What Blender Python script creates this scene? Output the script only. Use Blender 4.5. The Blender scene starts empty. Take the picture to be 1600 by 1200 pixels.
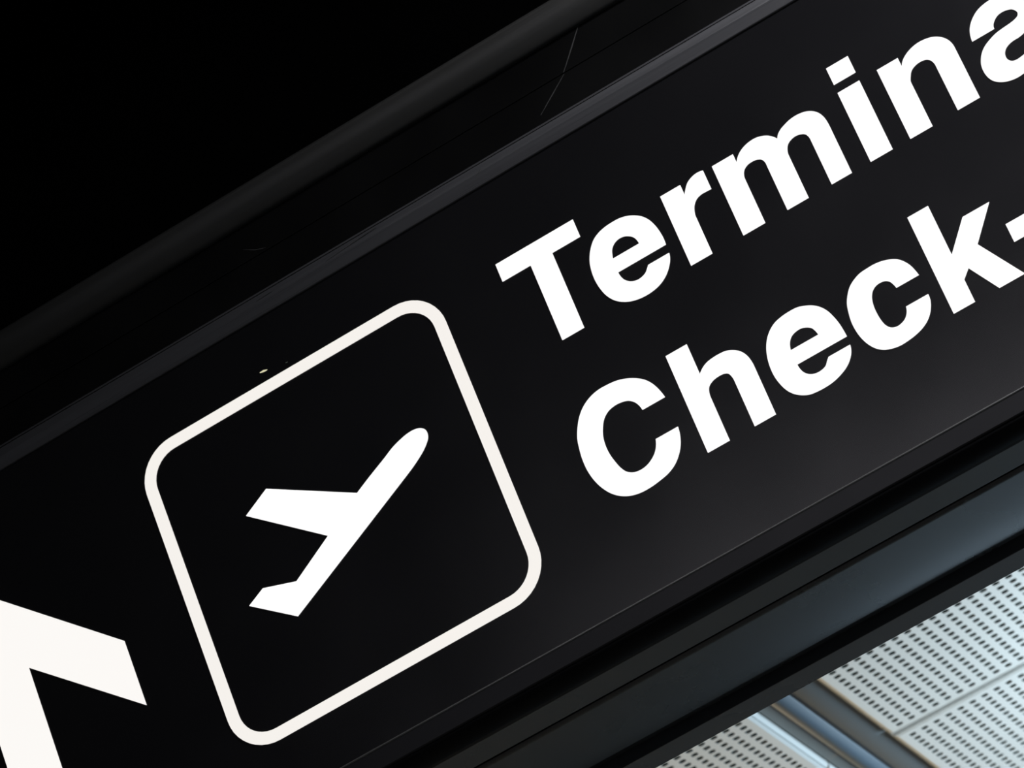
import bpy, bmesh, math, random
from mathutils import Vector, Matrix
from mathutils.geometry import tessellate_polygon

S = bpy.context.scene
random.seed(7)

# ------------------------------------------------------------------ camera
F_PX = 6456.5
RIGHT = Vector((0.842875, 0.420275, -0.336052))
DOWN = Vector((-0.486700, 0.329024, -0.809238))
FWD = Vector((-0.229534, 0.845643, 0.481874))
EYE = Vector((0.0, 0.0, 1.6))
cam_data = bpy.data.cameras.new('camera')
cam_data.sensor_fit = 'HORIZONTAL'
cam_data.sensor_width = 36.0
cam_data.lens = 36.0 * F_PX / 1600.0
cam_data.clip_start = 0.05
cam_data.dof.use_dof = True
cam_data.dof.focus_distance = 3.43
cam_data.dof.aperture_fstop = 25.0
cam = bpy.data.objects.new('camera', cam_data)
S.collection.objects.link(cam)
m = Matrix.Identity(4)
for r in range(3):
    m[r][0], m[r][1], m[r][2], m[r][3] = RIGHT[r], -DOWN[r], -FWD[r], EYE[r]
cam.matrix_world = m
S.camera = cam

# ------------------------------------------------------------------ world, lights, exposure
S.view_settings.view_transform = 'Standard'
S.view_settings.look = 'None'
S.view_settings.exposure = 0.0
S.view_settings.gamma = 1.0
S.view_settings.use_curve_mapping = False

world = bpy.data.worlds.new('hall_air')
S.world = world
world.use_nodes = True
bg = world.node_tree.nodes['Background']
bg.inputs[0].default_value = (0.62, 0.78, 1.0, 1)
bg.inputs[1].default_value = 0.35


def area_light(name, loc, aim, sx, sy, watts, col):
    d = bpy.data.lights.new(name, 'AREA')
    d.shape = 'RECTANGLE'
    d.size, d.size_y, d.energy, d.color = sx, sy, watts, col
    o = bpy.data.objects.new(name, d)
    S.collection.objects.link(o)
    o.location = loc
    o.rotation_euler = (Vector(aim) - Vector(loc)).to_track_quat('-Z', 'Y').to_euler()
    return o


# daylight through the glazing on the right of the hall, added unseen fill lights, a warm lamp deep in the hall on the left
area_light('window_daylight_back', (1.82, 10.6, 2.15), (-4.0, 10.6, 2.15), 5.0, 2.8, 200.0, (0.58, 0.80, 1.0))
area_light('window_daylight_rear', (0.0, 15.9, 2.15), (0.0, 0.0, 2.15), 3.4, 2.8, 82.0, (0.58, 0.80, 1.0))  # added light, gives the sign's underside its bluish sheen
area_light('window_daylight_front', (1.82, -1.0, 2.15), (-4.0, -1.0, 2.15), 6.6, 2.8, 5.0, (0.80, 0.90, 1.0))
area_light('front_ceiling_lamp', (-0.9, 0.2, 3.97), (-0.9, 0.2, 0.0), 1.0, 1.3, 14.0, (0.95, 0.93, 1.0))  # unseen fill added to put a sheen on the sign's face
area_light('sign_lamp', (0.15, 2.52, 3.92), (0.15, 2.52, 0.0), 0.3, 0.15, 27.0, (0.95, 0.95, 1.0))  # invented light close by, brightens the upper lip towards the right
area_light('hall_uplight', (-0.02, 5.95, 3.42), (-0.02, 5.95, 5.0), 1.0, 0.25, 42.0, (0.68, 0.88, 1.0))  # made-up fill below the view, grades the ceiling brighter to the right
lamp = bpy.data.lights.new('hall_lamp', 'POINT')
lamp.energy, lamp.color, lamp.shadow_soft_size = 165.0, (1.0, 0.74, 0.44), 0.15
lamp_ob = bpy.data.objects.new('hall_lamp', lamp)
S.collection.objects.link(lamp_ob)
lamp_ob.location = (-3.7, 6.2, 2.9)

# ------------------------------------------------------------------ helpers
def link(o, parent=None):
    S.collection.objects.link(o)
    if parent is not None:
        o.parent = parent
    return o


def from_bm(name, bm, mat, parent=None, smooth=False):
    bmesh.ops.recalc_face_normals(bm, faces=bm.faces)
    me = bpy.data.meshes.new(name)
    bm.to_mesh(me)
    bm.free()
    me.materials.append(mat)
    if smooth:
        for p in me.polygons:
            p.use_smooth = True
    return link(bpy.data.objects.new(name, me), parent)


def tag(o, label=None, cat=None, group=None, kind=None):
    for k, v in (('label', label), ('category', cat), ('group', group), ('kind', kind)):
        if v:
            o[k] = v
    return o


def add_box(bm, x0, x1, y0, y1, z0, z1):
    v = [bm.verts.new((x, y, z)) for x in (x0, x1) for y in (y0, y1) for z in (z0, z1)]
    for f in ((0, 1, 3, 2), (4, 6, 7, 5), (0, 4, 5, 1), (2, 3, 7, 6), (0, 2, 6, 4), (1, 5, 7, 3)):
        bm.faces.new([v[i] for i in f])


def box(name, mat, parent, *a, bevel=0.0):
    bm = bmesh.new()
    add_box(bm, *a)
    if bevel:
        bmesh.ops.bevel(bm, geom=list(bm.edges), offset=bevel, segments=2, affect='EDGES', profile=0.7)
    return from_bm(name, bm, mat, parent)


def extrude_x(name, prof, x0, x1, mat, parent=None, smooth=None):
    """A closed (y, z) cross-section drawn out along x."""
    bm = bmesh.new()
    a = [bm.verts.new((x0, y, z)) for y, z in prof]
    b = [bm.verts.new((x1, y, z)) for y, z in prof]
    n = len(prof)
    for i in range(n):
        j = (i + 1) % n
        f = bm.faces.new((a[i], a[j], b[j], b[i]))
        if smooth and i in smooth:
            f.smooth = n > 8
    bm.faces.new(a)
    bm.faces.new(b[::-1])
    return from_bm(name, bm, mat, parent)


def arc(cy, cz, r, a0, a1, n):
    return [(cy + r * math.cos(math.radians(a0 + (a1 - a0) * i / n)), cz + r * math.sin(math.radians(a0 + (a1 - a0) * i / n))) for i in range(n + 1)]


# ------------------------------------------------------------------ materials
def material(name, col, rough=0.5, metal=0.0, spec=0.5, noise=None, bump=None, coat=0.0, stretch=(1, 1, 1)):
    mt = bpy.data.materials.new(name)
    mt.use_nodes = True
    nt = mt.node_tree
    b = nt.nodes['Principled BSDF']
    b.inputs['Base Color'].default_value = (*col, 1)
    b.inputs['Roughness'].default_value = rough
    b.inputs['Metallic'].default_value = metal
    b.inputs['Specular IOR Level'].default_value = spec
    b.inputs['Coat Weight'].default_value = coat
    if noise or bump:
        tc = nt.nodes.new('ShaderNodeTexCoord')
        mp = nt.nodes.new('ShaderNodeMapping')
        mp.inputs['Scale'].default_value = stretch
        nt.links.new(tc.outputs['Object'], mp.inputs['Vector'])
    if noise:
        sc, amt = noise
        n = nt.nodes.new('ShaderNodeTexNoise')
        n.inputs['Scale'].default_value = sc
        n.inputs['Detail'].default_value = 5
        r = nt.nodes.new('ShaderNodeMapRange')
        r.inputs['From Min'].default_value = 0.3
        r.inputs['From Max'].default_value = 0.7
        r.inputs['To Min'].default_value = rough - amt
        r.inputs['To Max'].default_value = rough + amt
        nt.links.new(mp.outputs[0], n.inputs['Vector'])
        nt.links.new(n.outputs['Fac'], r.inputs['Value'])
        nt.links.new(r.outputs['Result'], b.inputs['Roughness'])
    if bump:
        sc, st = bump
        n = nt.nodes.new('ShaderNodeTexNoise')
        n.inputs['Scale'].default_value = sc
        n.inputs['Detail'].default_value = 4
        bp = nt.nodes.new('ShaderNodeBump')
        bp.inputs['Strength'].default_value = st
        bp.inputs['Distance'].default_value = 0.001
        nt.links.new(mp.outputs[0], n.inputs['Vector'])
        nt.links.new(n.outputs['Fac'], bp.inputs['Height'])
        nt.links.new(bp.outputs['Normal'], b.inputs['Normal'])
    return mt


def lit_acrylic(name, col, strength):
    """Opal acrylic lit from behind by the tubes inside the box."""
    mt = material(name, (0.8, 0.8, 0.78), 0.4)
    nt = mt.node_tree
    b = nt.nodes['Principled BSDF']
    b.inputs['Base Color'].default_value = (0.02, 0.02, 0.02, 1)
    b.inputs['Emission Color'].default_value = (*col, 1)
    b.inputs['Emission Strength'].default_value = strength
    return mt


M = {
    'face': material('black_acrylic_face', (0.008, 0.0078, 0.0087), 0.22, spec=0.5, noise=(9, 0.03)),
    'lip': material('satin_black_aluminium', (0.05, 0.05, 0.053), 0.38, spec=0.6, noise=(260, 0.16), bump=(420, 0.08), stretch=(0.012, 1, 1)),
    'lower_lip': material('gloss_black_lip', (0.007, 0.007, 0.0085), 0.4, spec=0.3, noise=(9, 0.04)),
    'housing': material('black_painted_steel', (0.0018, 0.0018, 0.0018), 0.5, spec=0.16, noise=(12, 0.1)),
    'under': material('dark_grey_painted_steel', (0.008, 0.008, 0.008), 0.25, spec=0.5, noise=(6, 0.06)),
    'cove': material('dark_satin_cove', (0.03, 0.0295, 0.028), 0.42, spec=0.45, noise=(260, 0.14), stretch=(0.012, 1, 1)),
    'under_front': material('grey_painted_underside_edge', (0.026, 0.027, 0.028), 0.3, spec=0.5, noise=(6, 0.05)),
    'bead_blue': material('blue_grey_enamel_bead', (0.095, 0.135, 0.18), 0.55),  # bluish reflection of daylight put into the base colour
    'fillet': material('dull_black_fillet', (0.003, 0.003, 0.0033), 0.7, spec=0.08),  # shade under the lower lip put into the colour
    'bead': material('dark_metal_bead', (0.07, 0.07, 0.068), 0.24, spec=0.9),
    'fleece': material('dark_green_acoustic_fleece', (0.035, 0.062, 0.052), 0.95, spec=0.05),
    'rear': material('grey_painted_rear_rail', (0.05, 0.052, 0.055), 0.28, spec=0.5, noise=(6, 0.05)),
    'groove': material('black_shadow_gap', (0.002, 0.002, 0.002), 0.9, spec=0.05),
    'bulkhead': material('matt_black_bulkhead', (0.0008, 0.0008, 0.0008), 0.95, spec=0.02),
    'scratch': material('worn_scratch', (0.05, 0.05, 0.048), 0.6),
    'leak': lit_acrylic('light_leak', (1.0, 0.95, 0.62), 0.7),
    'leak_dim': lit_acrylic('faint_light_leak', (0.8, 1.0, 0.8), 0.06),
    'panel': material('white_painted_metal_panel', (0.64, 0.65, 0.64), 0.5, spec=0.4),
    'void': material('dark_ceiling_void', (0.012, 0.022, 0.018), 0.9, spec=0.1),
    'tray': material('grey_channel_tray', (0.20, 0.20, 0.19), 0.6),
    'rail': material('grey_enamel_rail', (0.13, 0.145, 0.155), 0.6),
    'floor': material('pale_terrazzo_floor', (0.26, 0.26, 0.25), 0.4, noise=(3, 0.1)),
    'wall': material('grey_wall_paint', (0.12, 0.12, 0.12), 0.8),
    'dark_ceiling': material('charcoal_ceiling_paint', (0.02, 0.02, 0.021), 0.9),
    'frame': material('window_frame_metal', (0.25, 0.26, 0.27), 0.4, metal=0.7),
    'letter': lit_acrylic('lit_opal_letter', (1.0, 0.985, 0.985), 1.06),
    'symbol': lit_acrylic('lit_opal_symbol', (1.0, 0.99, 0.99), 1.05),
    'border': lit_acrylic('lit_opal_border', (0.93, 0.895, 0.85), 0.98),
    'arrow': lit_acrylic('lit_opal_arrow', (0.97, 0.945, 0.915), 1.0),
}
gl = bpy.data.materials.new('window_glass')
gl.use_nodes = True
_b = gl.node_tree.nodes['Principled BSDF']
_b.inputs['Roughness'].default_value = 0.02
_b.inputs['Transmission Weight'].default_value = 1.0
_b.inputs['Base Color'].default_value = (0.9, 0.95, 0.97, 1)
M['glass'] = gl

EZ = EYE.z
CEIL = EZ + 2.4            # underside of the perforated panels
X0, X1 = -3.6, 1.4         # run of the sign box
FACE_Y = 3.0

# ------------------------------------------------------------------ the setting
def struct(o):
    o['kind'] = 'structure'
    return o


HX0, HX1, HY0, HY1 = -9.0, 1.9, -5.0, 16.0
struct(box('floor', M['floor'], None, HX0, HX1, HY0, HY1, -0.12, 0.0))
struct(box('wall_left', M['wall'], None, HX0 - 0.15, HX0, HY0, HY1, 0.0, CEIL + 0.3))
bm = bmesh.new()
add_box(bm, HX0, HX1, HY1, HY1 + 0.15, 0.0, 0.7)
add_box(bm, HX0, HX1, HY1, HY1 + 0.15, 3.6, CEIL + 0.3)
add_box(bm, HX0, -2.3, HY1, HY1 + 0.15, 0.7, 3.6)
add_box(bm, 1.6, HX1, HY1, HY1 + 0.15, 0.7, 3.6)
struct(from_bm('wall_back', bm, M['wall']))
w = struct(box('window_4', M['frame'], None, -2.3, 1.6, HY1 + 0.04, HY1 + 0.12, 0.7, 0.76))  # unseen window added for the reflection in the sign's underside
box('window_frame', M['frame'], w, -2.3, 1.6, HY1 + 0.04, HY1 + 0.12, 3.54, 3.6)
for k in range(5):
    x = -2.27 + 3.84 * k / 4
    box('mullion', M['frame'], w, x - 0.03, x + 0.03, HY1 + 0.04, HY1 + 0.12, 0.76, 3.54)
    if k < 4:
        box('pane', M['glass'], w, x + 0.03, x + 3.84 / 4 - 0.03, HY1 + 0.075, HY1 + 0.085, 0.76, 3.54)
struct(box('wall_front', M['wall'], None, HX0, HX1, HY0 - 0.15, HY0, 0.0, CEIL + 0.3))
# right wall: a parapet, a head and piers around a long glazed opening
bm = bmesh.new()
add_box(bm, HX1, HX1 + 0.2, HY0, HY1, 0.0, 0.7)
add_box(bm, HX1, HX1 + 0.2, HY0, HY1, 3.6, CEIL + 0.3)
for ya in (HY0, 1.0 - 0.2, 6.9, 14.0):
    add_box(bm, HX1, HX1 + 0.2, ya, ya + (2.0 if ya in (14.0,) else 0.4), 0.7, 3.6)
struct(from_bm('wall_right', bm, M['wall']))
wins = ((HY0 + 0.4, 0.8), (1.2, 6.9), (7.3, 14.0))
for i, (ya, yb) in enumerate(wins):
    w = struct(box('window_%d' % (i + 1), M['frame'], None, HX1 + 0.06, HX1 + 0.14, ya, yb, 0.7, 0.76))
    box('window_frame', M['frame'], w, HX1 + 0.06, HX1 + 0.14, ya, yb, 3.54, 3.6)
    n = max(2, round((yb - ya) / 1.6))
    for k in range(n + 1):
        y = ya + 0.03 + (yb - ya - 0.06) * k / n
        box('mullion', M['frame'], w, HX1 + 0.06, HX1 + 0.14, y - 0.03, y + 0.03, 0.76, 3.54)
    for k in range(n):
        y = ya + 0.03 + (yb - ya - 0.06) * k / n
        box('pane', M['glass'], w, HX1 + 0.095, HX1 + 0.105, y + 0.03, y + (yb - ya - 0.06) / n - 0.03, 0.76, 3.54)

# ceiling: dark slab over the perforated metal panels behind the sign
ceiling = struct(box('ceiling', M['void'], None, HX0, HX1, HY0, HY1, CEIL + 0.09, CEIL + 0.3))
box('plaster_panel', M['wall'], ceiling, HX0, HX1, HY0, 1.2, CEIL, CEIL + 0.02)
PX, PY = 0.02102, 0.02042                 # pitch of the perforation
NXC, NYC = 57, 28
MARG = 0.0276


def panel_mesh():
    bm = bmesh.new()
    W = 2 * MARG + (NXC - 1) * PX
    H = 2 * MARG + (NYC - 1) * PY
    xs = [MARG + (i - 0.5) * PX for i in range(NXC + 1)]
    ys = [MARG + (j - 0.5) * PY for j in range(NYC + 1)]
    grid = {}

    def gv(k, x, y, z=0.0):
        if k not in grid:
            grid[k] = bm.verts.new((x, y, z))
        return grid[k]
    R = 0.0059
    for i in range(NXC):
        for j in range(NYC):
            cx, cy = MARG + i * PX, MARG + j * PY
            c = [gv((i, j), xs[i], ys[j]), gv((i + .5, j), cx, ys[j]), gv((i + 1, j), xs[i + 1], ys[j]), gv((i + 1, j + .5), xs[i + 1], cy),
                 gv((i + 1, j + 1), xs[i + 1], ys[j + 1]), gv((i + .5, j + 1), cx, ys[j + 1]), gv((i, j + 1), xs[i], ys[j + 1]), gv((i, j + .5), xs[i], cy)]
            ring, top = [], []
            for k in range(8):
                a = math.radians(225 + 45 * k)
                rr = R * (1.16 if k % 2 == 0 else 1.0)
                x, y = cx + rr * math.cos(a), cy + rr * math.sin(a)
                ring.append(bm.verts.new((x, y, 0)))
                top.append(bm.verts.new((x, y, 0.0012)))
            for k in range(8):
                l = (k + 1) % 8
                bm.faces.new((c[k], ring[k], ring[l], c[l]))
                bm.faces.new((ring[k], top[k], top[l], ring[l]))
    # plain margins
    def quad(x0, x1, y0, y1):
        bm.faces.new([bm.verts.new((x, y, 0)) for x, y in ((x0, y0), (x0, y1), (x1, y1), (x1, y0))])
    quad(0.010, xs[0], 0.010, H - 0.010)
    quad(xs[-1], W - 0.010, 0.010, H - 0.010)
    quad(xs[0], xs[-1], 0.010, ys[0])
    quad(xs[0], xs[-1], ys[-1], H - 0.010)
    # rounded edges and up-turned flanges
    e = [(0.010, 0.0), (0.004, 0.0035), (0.0, 0.009), (0.0, 0.014)]
    for k in range(3):
        (a0, z0), (a1, z1) = e[k], e[k + 1]
        lo = [(a0, a0), (W - a0, a0), (W - a0, H - a0), (a0, H - a0)]
        hi = [(a1, a1), (W - a1, a1), (W - a1, H - a1), (a1, H - a1)]
        for q in range(4):
            p = (q + 1) % 4
            bm.faces.new([bm.verts.new(v) for v in ((*lo[q], z0), (*lo[p], z0), (*hi[p], z1), (*hi[q], z1))])
    bmesh.ops.remove_doubles(bm, verts=bm.verts, dist=1e-5)
    bmesh.ops.recalc_face_normals(bm, faces=bm.faces)
    me = bpy.data.meshes.new('panel')
    bm.to_mesh(me)
    bm.free()
    me.materials.append(M['panel'])
    return me, W, H


pm, PW, PH = panel_mesh()
bm = bmesh.new()
add_box(bm, 0.004, PW - 0.004, 0.004, PH - 0.004, 0.003, 0.006)
bmesh.ops.recalc_face_normals(bm, faces=bm.faces)
fm = bpy.data.meshes.new('acoustic_fleece')
bm.to_mesh(fm)
bm.free()
fm.materials.append(M['fleece'])
GAP = 0.005
XR = -0.5080 * 2.4                       # left edge of the panels right of the channel
XL = -0.5518 * 2.4                       # right edge of the panels left of it
YJ = 2.3892 * 2.4                        # joint between two rows of panels
for col, x in enumerate((XR, XR + PW + GAP, XL - PW, XL - 2 * PW - GAP, XL - 3 * PW - 2 * GAP)):
    for row in range(-3, 7):
        o = bpy.data.objects.new('panel', pm)
        link(o, ceiling)
        o.location = (x, YJ + GAP / 2 + row * (PH + GAP), CEIL)
        f = bpy.data.objects.new('acoustic_fleece', fm)
        link(f, o)
# the channel between them: a tray, a dark slot and a coved steel rail
YA, YB = YJ - 3 * (PH + GAP), YJ + 7 * (PH + GAP)


def extrude_y(name, prof, y0, y1, mat, parent):
    bm = bmesh.new()
    a = [bm.verts.new((x, y0, z)) for x, z in prof]
    b = [bm.verts.new((x, y1, z)) for x, z in prof]
    n = len(prof)
    for i in range(n):
        j = (i + 1) % n
        f = bm.faces.new((a[i], a[j], b[j], b[i]))
        f.smooth = True
    bm.faces.new(a)
    bm.faces.new(b[::-1])
    return from_bm(name, bm, mat, parent)


box('channel_tray', M['tray'], ceiling, XL + 0.001, XL + 0.020, YA, YB, CEIL + 0.016, CEIL + 0.020)
xa, zf = -0.5425 * 2.4, CEIL + 0.014
prof = [(xa, zf), (XR + 0.02, zf), (XR + 0.02, CEIL + 0.03), (xa, CEIL + 0.03)]
extrude_y('channel_rail', prof, YA, YB, M['rail'], ceiling)
prof = [(xa + 0.032 * k / 12, zf - 0.009 * math.sin(math.pi * k / 12)) for k in range(13)]
extrude_y('channel_bead', [(xa, zf + 0.002)] + prof + [(xa + 0.032, zf + 0.002)], YA, YB, M['bead_blue'], ceiling)

# bulkhead over the sign, black, hanging from the ceiling to the sign
bk = struct(box('wall_bulkhead', M['bulkhead'], None, HX0, HX1, 3.035, 3.235, EZ + 0.6763 * 3.035, CEIL + 0.09))

# ------------------------------------------------------------------ the sign
sign = bpy.data.objects.new('wayfinding_sign', None)
link(sign)
sign.location = ((X0 + X1) / 2, 3.12, EZ + 1.43)
tag(sign, 'long black backlit airport sign box with white arrow, aeroplane pictogram and lettering', 'sign')
SL = sign.location


def seat(o):
    """Keep a part where it was drawn (world coordinates) while it hangs under the sign."""
    o.matrix_parent_inverse = Matrix.Translation(-SL)
    return o


def Z(raw, y):
    return EZ + raw * y


# face sheet
seat(box('face_panel', M['face'], sign, X0, X1, FACE_Y, FACE_Y + 0.006, Z(.487, 3), Z(.640, 3)))
# body behind it
seat(box('body', M['groove'], sign, X0 + .004, X1 - .004, FACE_Y + 0.02, 3.222, EZ + 1.470, Z(.672, 3.02)))
# upper retaining lip: rounded top edge, flat front standing just proud of the face
yl = 2.998
t, b_ = Z(.6415, yl), Z(.6330, yl)
hh = t - b_
prof = [(FACE_Y + .03, t)] + [(yl + .0045 * (k / 10) ** 2, b_ + hh * (.50 + .05 * k)) for k in range(10, -1, -1)] + [(yl, b_ + .0006), (yl + .0006, b_), (FACE_Y + .03, b_)]
seat(extrude_x('upper_lip', prof, X0, X1, M['lip'], sign, smooth=range(1, 11)))
# upper housing sheets with a hairline seam, a cove on top
ys = 3.010
seat(box('upper_housing', M['housing'], sign, X0, X1, ys, ys + .02, t - .02, Z(.6519, ys) - .0004, bevel=.0006))
seat(box('upper_housing', M['housing'], sign, X0, X1, ys, ys + .02, Z(.6519, ys) + .0004, Z(.6650, ys), bevel=.0006))
z0, z1 = Z(.6635, ys), Z(.6765, 2.996)
h = z1 - z0
R = h / (math.sin(math.radians(22)) + math.sin(math.radians(62)))
yc, zc = 2.996 + R * math.cos(math.radians(22)), z1 - R * math.sin(math.radians(22))
prof = [(yc - R * math.cos(math.radians(q)), zc + R * math.sin(math.radians(q))) for q in range(-62, 23, 7)] + [(ys + .03, z1), (ys + .03, z0)]
seat(extrude_x('top_cove', prof, X0, X1, M['cove'], sign, smooth=range(0, 12)))
# lower retaining lip: crisp upper edge, flat front, rounding under
yl = 2.998
t = Z(.4896, yl)
b_ = Z(.4832, yl)
prof = [(FACE_Y + .012, t), (yl, t), (yl, b_ + .001), (yl + .001, b_), (FACE_Y + .012, b_)]
seat(extrude_x('lower_lip', prof, X0, X1, M['lower_lip'], sign))
prof = [(yl + .0003 + .0011 * math.cos(math.radians(q)), t + .0011 * math.sin(math.radians(q))) for q in range(0, 360, 24)]
seat(extrude_x('edge_bead', prof, X0, X1, M['bead'], sign, smooth=range(15)))  # bead added to catch a highlight along the lip's top bevel
# fillet rolling from the lip into the gap, its shade put into the colour
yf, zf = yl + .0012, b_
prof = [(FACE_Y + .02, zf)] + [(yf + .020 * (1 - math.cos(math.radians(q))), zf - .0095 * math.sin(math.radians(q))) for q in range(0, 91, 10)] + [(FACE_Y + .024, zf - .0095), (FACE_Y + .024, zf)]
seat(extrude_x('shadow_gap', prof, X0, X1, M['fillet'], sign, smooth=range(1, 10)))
# underside: two sheets with a hairline seam, a shadow gap and the rear rail
zb = 1.440
def YY(raw):
    return zb / raw
ZB = EZ + zb
seat(box('underside_panel', M['under_front'], sign, X0, X1, YY(.4759), YY(.4698), ZB, ZB + .02, bevel=.0006))
ya, yb = YY(.4694), (zb + .006) / .4519
bow = [(ya + (yb - ya) * k / 12, ZB + .006 * (k / 12) ** 3) for k in range(13)]
seat(extrude_x('underside_panel', bow + [(yb, ZB + .03), (ya, ZB + .03)], X0, X1, M['under'], sign, smooth=range(0, 12)))
seat(box('rear_rail', M['rear'], sign, X0, X1, YY(.4481), YY(.44335), ZB, ZB + .05, bevel=.0008))
seat(box('end_cap', M['lip'], sign, X0 - .004, X0, 2.992, 3.252, ZB, Z(.672, 3.01), bevel=.0008))
seat(box('end_cap', M['lip'], sign, X1, X1 + .004, 2.992, 3.252, ZB, Z(.672, 3.01), bevel=.0008))


# ---- lettering: push-through opal acrylic, one piece per letter
def parse(s):
    out = []
    for tkn in s.split():
        k = tkn.endswith('c')
        x, z = tkn.rstrip('c').split(',')
        out.append((float(x) / 1000, float(z) / 1000, k))
    return out


def densify(pts, sub=6, straight=0.024):
    n = len(pts)
    P = [Vector((p[0], p[1])) for p in pts]
    K = [p[2] for p in pts]

    def is_line(i):
        j = (i + 1) % n
        return (K[i] and K[j]) or (P[j] - P[i]).length > straight
    out = []
    for i in range(n):
        j = (i + 1) % n
        out.append(P[i].copy())
        if is_line(i):
            continue
        h = (P[j] - P[i]).length

        def tangent(k):
            a, b = (k - 1) % n, (k + 1) % n
            if K[k]:
                return None
            if is_line(a):
                return (P[k] - P[a]).normalized()
            if is_line(k):
                return (P[b] - P[k]).normalized()
            ha, hb = (P[k] - P[a]).length, (P[b] - P[k]).length
            return (((P[k] - P[a]) / ha * hb + (P[b] - P[k]) / hb * ha) / (ha + hb)).normalized()
        t0, t1 = tangent(i), tangent(j)
        ch = (P[j] - P[i]).normalized()
        if t0 is None:
            t0 = (2 * ch - t1).normalized() if t1 else ch
        if t1 is None:
            t1 = (2 * ch - t0).normalized()
        for s in range(1, sub):
            u = s / sub
            h00, h10, h01, h11 = 2 * u**3 - 3 * u**2 + 1, u**3 - 2 * u**2 + u, -2 * u**3 + 3 * u**2, u**3 - u**2
            out.append(P[i] * h00 + t0 * h * h10 + P[j] * h01 + t1 * h * h11)
    return out


def glyph(name, loops, mat, label=None, holes=(), front=FACE_Y - 0.0008, back=FACE_Y + 0.001):
    """loops: closed outlines in the sign's plane; holes pairs with them as inner outlines of the first loop."""
    bm = bmesh.new()
    groups = [[l] for l in loops]
    if holes:
        groups[0] += list(holes)
    for g in groups:
        flat = [v for l in g for v in l]
        tris = tessellate_polygon([[Vector((v.x, v.y, 0)) for v in l] for l in g])
        vf = [bm.verts.new((v.x, front, EZ + v.y)) for v in flat]
        vb = [bm.verts.new((v.x, back, EZ + v.y)) for v in flat]
        for a in tris:
            try:
                bm.faces.new([vf[i] for i in a])
            except ValueError:
                pass
        s = 0
        for l in g:
            n = len(l)
            for i in range(n):
                j = (i + 1) % n
                bm.faces.new((vf[s + i], vf[s + j], vb[s + j], vb[s + i]))
            s += n
    o = seat(from_bm(name, bm, mat, sign))
    if label:
        o['label'] = label
    return o


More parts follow.
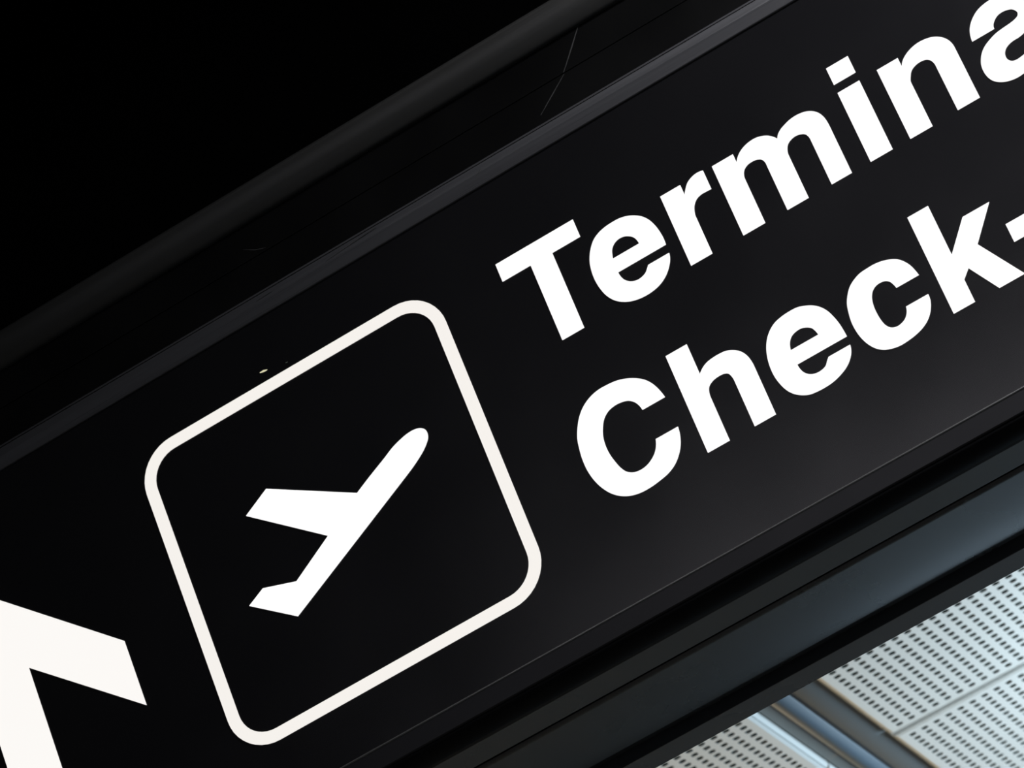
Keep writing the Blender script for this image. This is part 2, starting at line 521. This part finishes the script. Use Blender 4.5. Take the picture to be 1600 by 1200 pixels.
GLYPHS = {
  'T': [
    '-786.7,1820.9c -707.3,1820.9c -707.3,1802.3c -735.9,1802.3c -735.9,1721.9c -757.9,1721.9c -757.9,1802.5c -786.7,1802.5c',
  ],
  'e1': [
    '-641.2,1752.4c -689.2,1752.4c -688.4,1747.0 -686.2,1742.0 -681.8,1738.0 -676.6,1736.1 -671.3,1736.5 -667.1,1738.4 -664.3,1741.3 -662.4,1743.6c -641.5,1743.6c -643.1,1737.8 -646.7,1731.8 -652.1,1726.0 -660.0,1721.3 -669.1,1719.1 -679.3,1719.1 -688.0,1721.0 -695.1,1724.4 -701.5,1729.8 -706.5,1737.6 -709.4,1747.2 -710.6,1757.1 -710.2,1766.5 -708.6,1774.7 -705.9,1781.4 -702.1,1787.4 -697.5,1792.4 -691.3,1795.9 -684.0,1797.8 -676.0,1798.4 -667.6,1797.8 -660.7,1795.6 -655.1,1792.4 -650.0,1788.0 -645.7,1781.7 -642.9,1774.0 -641.3,1765.5 -640.8,1758.4',
    '-688.6,1766.5c -662.1,1766.5c -662.8,1770.7 -664.8,1775.2 -668.2,1778.4 -672.5,1780.5 -677.5,1780.8 -682.2,1779.1 -685.7,1775.7 -687.6,1771.0',
  ],
  'r': [
    '-628.6,1796.2c -608.5,1796.2c -608.5,1785.3c -605.5,1790.1 -601.7,1794.5 -596.7,1797.1 -591.0,1798.2 -585.2,1797.3c -585.2,1777.4c -590.0,1777.7 -595.7,1777.7 -600.9,1775.7 -604.5,1771.7 -606.5,1766.8 -607.4,1762.0 -607.4,1721.9c -628.6,1721.9c',
  ],
  'm': [
    '-576.7,1796.2c -555.7,1796.2c -555.7,1787.1c -553.3,1790.8 -549.3,1794.5 -544.4,1797.1 -538.5,1798.6 -532.2,1798.8 -527.0,1797.5 -521.5,1794.6 -518.1,1791.4 -515.1,1787.3c -513.5,1790.0 -509.7,1793.3 -504.4,1795.6 -497.4,1797.5 -489.7,1797.7 -482.8,1796.1 -477.5,1793.0 -473.7,1788.7 -471.3,1783.2 -470.3,1776.8 -470.1,1771.2 -470.1,1721.9c -489.8,1721.9c -489.8,1767.9 -490.2,1773.4 -492.2,1777.6 -495.6,1779.7 -499.9,1780.7 -505.0,1779.8 -508.8,1777.6 -511.3,1773.4 -512.4,1768.2 -512.4,1721.9c -533.2,1721.9c -533.2,1767.9 -533.4,1773.4 -535.1,1777.4 -538.4,1779.6 -543.3,1780.5 -548.4,1779.8 -552.4,1777.2 -554.3,1773.7 -555.1,1768.9 -555.1,1721.9c -576.7,1721.9c',
  ],
  'i': [
    '-451.6,1822.9c -430.2,1822.9c -430.2,1805.1c -451.6,1805.1c',
    '-451.8,1796.2c -430.4,1796.2c -430.4,1721.9c -451.8,1721.9c',
  ],
  'n': [
    '-413.3,1796.2c -392.8,1796.2c -392.8,1786.8c -390.6,1790.6 -386.1,1794.5 -380.1,1797.4 -372.9,1799.0 -365.1,1798.6 -358.5,1796.7 -352.7,1792.9 -348.5,1787.7 -346.3,1782.1 -345.8,1776.0 -345.8,1723.0c -367.0,1723.0c -367.0,1767.7 -367.4,1774.4 -369.3,1778.7 -372.0,1780.9 -377.1,1782.0 -382.6,1781.2 -387.0,1778.8 -389.9,1774.4 -391.8,1769.1 -391.8,1721.9c -413.3,1721.9c',
  ],
  'a': [
    '-330.5,1773.4c -309.3,1773.4c -308.3,1777.5 -305.9,1780.4 -302.3,1782.9 -297.5,1783.8 -292.8,1783.1 -289.2,1781.6 -286.9,1778.8 -285.9,1775.3 -287.1,1772.8 -289.9,1771.4 -295.0,1770.3 -302.5,1769.6 -310.2,1768.5 -317.0,1766.1 -322.6,1763.3 -327.4,1759.1 -330.7,1754.0 -332.7,1748.8 -333.3,1742.8 -332.5,1736.6 -330.0,1730.9 -325.6,1726.5 -319.8,1723.4 -313.4,1721.8 -309.3,1721.5 -304.5,1721.9 -297.0,1722.3 -291.0,1725.6 -285.9,1730.4 -284.1,1721.9c -260.1,1721.9c -260.1,1725.6c -262.8,1731.6 -264.0,1740.0 -264.0,1776.6 -265.5,1785.6 -270.0,1793.4 -277.8,1798.2 -288.0,1800.3 -302.5,1799.8 -308.7,1799.0 -314.6,1797.2 -320.1,1793.8 -324.4,1789.7 -327.8,1784.6 -329.8,1778.6',
    '-288.9,1755.6 -294.3,1754.4 -300.1,1754.2 -305.4,1752.8 -308.5,1750.8 -310.6,1747.7 -311.3,1743.8 -310.2,1739.8 -307.8,1737.4 -303.9,1736.5 -300.2,1736.8 -297.2,1737.3 -293.7,1738.2 -289.5,1740.6 -286.8,1744.5 -285.6,1749.6 -285.6,1757.1c',
  ],
  'C': [
    '-695.3,1624.3c -717.6,1624.3c -718.9,1629.8 -721.7,1635.0 -725.8,1638.7 -731.7,1640.7 -738.7,1641.1 -745.6,1639.4 -751.2,1635.2 -755.2,1628.8 -758.1,1621.2 -759.3,1612.7 -759.0,1603.9 -757.2,1594.7 -754.6,1586.3 -751.0,1580.1 -746.8,1576.9 -740.8,1575.3 -734.0,1575.8 -727.3,1578.8 -722.1,1583.2 -718.7,1588.7 -717.1,1593.6c -695.3,1593.6c -696.8,1584.9 -699.6,1577.3 -704.5,1569.9 -710.8,1563.9 -718.6,1559.9 -727.7,1557.8 -738.1,1556.5 -748.4,1556.9 -756.9,1559.2 -764.1,1563.2 -770.5,1569.2 -775.9,1577.5 -780.0,1588.0 -782.2,1599.0 -782.6,1610.3 -781.5,1621.2 -779.4,1631.5 -775.3,1640.8 -770.5,1648.4 -763.9,1655.0 -755.8,1659.6 -747.0,1661.9 -737.5,1662.0 -727.4,1660.7 -719.5,1657.9 -712.3,1653.9 -705.6,1648.4 -700.7,1641.5 -697.4,1633.3',
  ],
  'h': [
    '-680.7,1657.8c -659.8,1657.8c -659.8,1626.5c -656.2,1629.9 -650.8,1632.8 -644.5,1634.0 -637.6,1634.2 -631.1,1633.4 -625.4,1630.7 -620.4,1626.6 -616.7,1620.5 -615.0,1613.4 -614.6,1607.7 -614.6,1558.2c -635.1,1558.2c -635.1,1603.5 -635.8,1609.9 -637.7,1614.0 -640.7,1615.6 -646.2,1616.1 -652.5,1614.9 -656.9,1612.0 -658.9,1607.2 -659.4,1601.5 -659.4,1558.2c -680.7,1558.2c',
  ],
  'e2': [
    '-532.9,1589.0c -580.8,1589.0c -580.2,1584.4 -578.1,1578.9 -574.2,1574.9 -568.9,1572.9 -563.7,1573.0 -559.4,1574.6 -556.5,1578.0 -554.0,1580.6c -533.4,1580.6c -535.3,1574.0 -538.9,1568.7 -543.9,1564.3 -550.6,1560.9 -558.7,1558.4 -567.3,1557.5 -575.5,1557.8 -582.0,1558.9 -587.7,1561.7 -593.3,1566.2 -597.9,1572.7 -600.9,1581.0 -602.6,1590.4 -602.6,1599.8 -601.2,1609.2 -598.7,1617.1 -594.8,1624.2 -589.8,1629.6 -583.8,1633.5 -576.3,1635.5 -568.0,1636.2 -560.3,1635.7 -554.2,1633.5 -547.8,1629.9 -542.8,1625.2 -538.6,1618.6 -535.9,1610.8 -534.1,1602.7 -533.3,1595.6',
    '-580.8,1603.5c -554.1,1603.5c -555.1,1608.0 -557.1,1612.3 -560.4,1615.0 -564.9,1616.8 -570.2,1616.7 -575.0,1614.9 -578.3,1611.3 -580.0,1607.2',
  ],
  'c': [
    '-456.6,1605.6c -478.2,1605.6c -479.3,1609.9 -481.1,1613.8 -483.9,1616.2 -488.3,1617.3 -493.3,1616.6 -497.0,1614.2 -499.8,1609.8 -501.4,1604.2 -502.0,1597.9 -501.8,1591.3 -500.9,1584.6 -499.2,1579.4 -495.9,1575.3 -491.4,1573.7 -486.8,1574.2 -482.3,1576.5 -479.3,1580.3 -477.6,1585.7c -456.5,1585.7c -457.1,1579.8 -459.1,1574.4 -462.4,1569.0 -467.0,1564.4 -472.8,1561.0 -479.8,1558.7 -488.2,1557.3 -496.1,1557.0 -503.3,1558.4 -509.2,1560.8 -514.3,1564.8 -518.9,1571.3 -522.2,1579.4 -524.0,1588.4 -524.4,1597.6 -523.2,1607.2 -521.2,1615.4 -517.4,1622.5 -512.8,1628.1 -507.2,1631.8 -500.5,1634.3 -493.2,1635.0 -485.3,1635.0 -478.0,1633.6 -472.1,1631.3 -466.6,1627.8 -462.1,1622.3 -459.3,1616.8 -457.6,1611.0',
  ],
  'k': [
    '-444.5,1657.8c -424.7,1657.8c -424.7,1606.6c -402.9,1632.4c -377.7,1632.4c -401.8,1603.5c -377.5,1558.2c -401.5,1558.2c -417.2,1588.3c -424.4,1581.1c -424.4,1558.2c -444.5,1558.2c',
  ],
  'hy': [
    '-373.8,1588.4c -333.9,1588.4c -333.9,1606.5c -373.8,1606.5c',
  ],
  'plane': [
    '-1056.6,1741.6c -979.9,1692.3c -966.3,1699.1 -946.2,1708.4 -933.1,1714.6 -925.5,1716.9 -917.5,1718.5 -910.1,1718.4 -905.0,1716.6 -901.7,1713.4 -901.0,1708.8 -902.3,1704.4 -905.5,1700.4 -910.6,1695.8 -917.3,1691.3 -932.9,1682.8 -1070.4,1616.0c -1108.8,1648.5c -1091.4,1656.9c -1060.3,1646.4c -1018.6,1669.9c -1082.8,1728.1c',
  ],
  'arrow': [
    '-1348.6,1798.8c -1229.6,1680.3c -1229.6,1613.7c -1323.9,1705.2c -1323.9,1521.0c -1373.2,1521.0c -1373.2,1705.2c -1467.6,1613.7c -1467.6,1680.3c',
  ],
  'l': [
    '-246.9,1721.9c -225.6,1721.9c -225.6,1821.3c -246.9,1821.3c',
  ],
  'i2': [
    '-322.8,1659.3c -301.4,1659.3c -301.4,1641.5c -322.8,1641.5c',
    '-323.0,1632.6c -301.5,1632.6c -301.5,1558.2c -323.0,1558.2c',
  ],
  'n2': [
    '-284.9,1632.6c -264.4,1632.6c -264.4,1623.1c -262.2,1627.0 -257.7,1630.9 -251.7,1633.8 -244.5,1635.3 -236.7,1635.0 -230.1,1633.0 -224.3,1629.2 -220.1,1624.0 -217.9,1618.4 -217.4,1612.3 -217.4,1559.4c -238.6,1559.4c -238.6,1604.0 -239.0,1610.8 -240.9,1615.1 -243.6,1617.2 -248.7,1618.4 -254.2,1617.6 -258.6,1615.1 -261.5,1610.7 -263.4,1605.4 -263.4,1558.2c -284.9,1558.2c',
  ],
}


D = {k: [densify(parse(s)) for s in v] for k, v in GLYPHS.items()}
for key, ch, where in (('T', 'capital T', 'upper line'), ('e1', 'e', 'upper line'), ('r', 'r', 'upper line'), ('m', 'm', 'upper line'), ('i', 'i', 'upper line'),
                       ('n', 'n', 'upper line'), ('a', 'a', 'upper line'), ('l', 'l', 'upper line'),
                       ('C', 'capital C', 'lower line'), ('h', 'h', 'lower line'), ('e2', 'e', 'lower line'), ('c', 'c', 'lower line'), ('k', 'k', 'lower line'),
                       ('hy', 'hyphen', 'lower line'), ('i2', 'i', 'lower line'), ('n2', 'n', 'lower line')):
    lp = D[key]
    lab = 'glowing white letter %s of the %s' % (ch, where) if key != 'hy' else 'glowing white hyphen of the lower line'
    if key in ('e1', 'e2', 'a') and len(lp) == 2:
        glyph('letter', [lp[0]], M['letter'], lab, holes=[lp[1]])
    else:
        glyph('letter', lp, M['letter'], lab)
glyph('aeroplane_symbol', D['plane'], M['symbol'], 'glowing white climbing aeroplane symbol')
glyph('direction_arrow', D['arrow'], M['arrow'], 'glowing white arrow pointing straight up')


def rrect(x0, x1, z0, z1, r, n=10):
    out = []
    for cx, cz, a in ((x1 - r, z0 + r, -90), (x1 - r, z1 - r, 0), (x0 + r, z1 - r, 90), (x0 + r, z0 + r, 180)):
        for k in range(n + 1):
            t = math.radians(a + 90 * k / n)
            out.append(Vector((cx + r * math.cos(t), cz + r * math.sin(t))))
    return out


ox0, ox1, oz0, oz1, st, rad = -.38785 * 3, -.2825 * 3, .5069 * 3, .6123 * 3, .0038 * 3, .0132 * 3
glyph('pictogram_border', [rrect(ox0, ox1, oz0, oz1, rad)], M['border'], 'glowing off-white rounded square outline',
      holes=[rrect(ox0 + st, ox1 - st, oz0 + st, oz1 - st, rad - st)])


# ---- wear the photograph shows: scratches in the paint, two pinholes in the black film where the tubes shine through
def sliver(name, pts, y, w, mat, label=None, proud=0.0002):
    """A thin raised ribbon along points given on the sign's plane (x, height over the eye)."""
    bm = bmesh.new()
    n = len(pts)
    L, Rr = [], []
    for i, (x, z) in enumerate(pts):
        a, c = pts[max(0, i - 1)], pts[min(n - 1, i + 1)]
        d = Vector((c[0] - a[0], c[1] - a[1])).normalized()
        ww = w * (0.35 if i in (0, n - 1) else 1.0) / 2
        L.append((x - d.y * ww, z + d.x * ww))
        Rr.append((x + d.y * ww, z - d.x * ww))
    fr = [[bm.verts.new((x, y - proud, EZ + z)) for x, z in s] for s in (L, Rr)]
    bk = [[bm.verts.new((x, y + 0.0003, EZ + z)) for x, z in s] for s in (L, Rr)]
    for i in range(n - 1):
        bm.faces.new((fr[0][i], fr[0][i + 1], fr[1][i + 1], fr[1][i]))
        for q in (0, 1):
            bm.faces.new((fr[q][i], fr[q][i + 1], bk[q][i + 1], bk[q][i]))
    for i in (0, n - 1):
        bm.faces.new((fr[0][i], fr[1][i], bk[1][i], bk[0][i]))
    o = seat(from_bm(name, bm, mat, sign))
    if label:
        o['label'] = label


def at(y, *p):
    return [(a * y, c * y) for a, c in p]


sliver('scratch', at(3.0098, (-.2103, .6644), (-.2156, .6580), (-.2207, .6521)), 3.0098, .0011, M['scratch'], 'long grey scratch on the upper housing')
sliver('scratch', at(3.0098, (-.2207, .6516), (-.2268, .6472), (-.2321, .6434)), 3.0098, .0009, M['scratch'])
sliver('scratch', at(3.0098, (-.3325, .6563), (-.3290, .6540), (-.3258, .6528)), 3.0098, .0007, M['scratch'])
sliver('scratch', at(2.998, (-.2570, .6370), (-.2560, .6373), (-.2552, .6380)), 2.998, .0012, M['scratch'])
sliver('scratch', at(2.998, (-.2914, .6391), (-.3000, .6386), (-.3096, .6378)), 2.998, .0006, M['scratch'])
sliver('scratch', at(2.998, (-.3288, .6384), (-.3344, .6382)), 2.998, .0008, M['scratch'])
sliver('pinhole', at(FACE_Y, (-.3414, .6160), (-.3401, .61585), (-.3389, .6156)), FACE_Y, .0020, M['leak'], 'bright pinhole in the black film')
sliver('pinhole', at(FACE_Y, (-.3328, .61445), (-.3321, .61435)), FACE_Y, .0013, M['leak_dim'], 'faint pinhole in the black film')
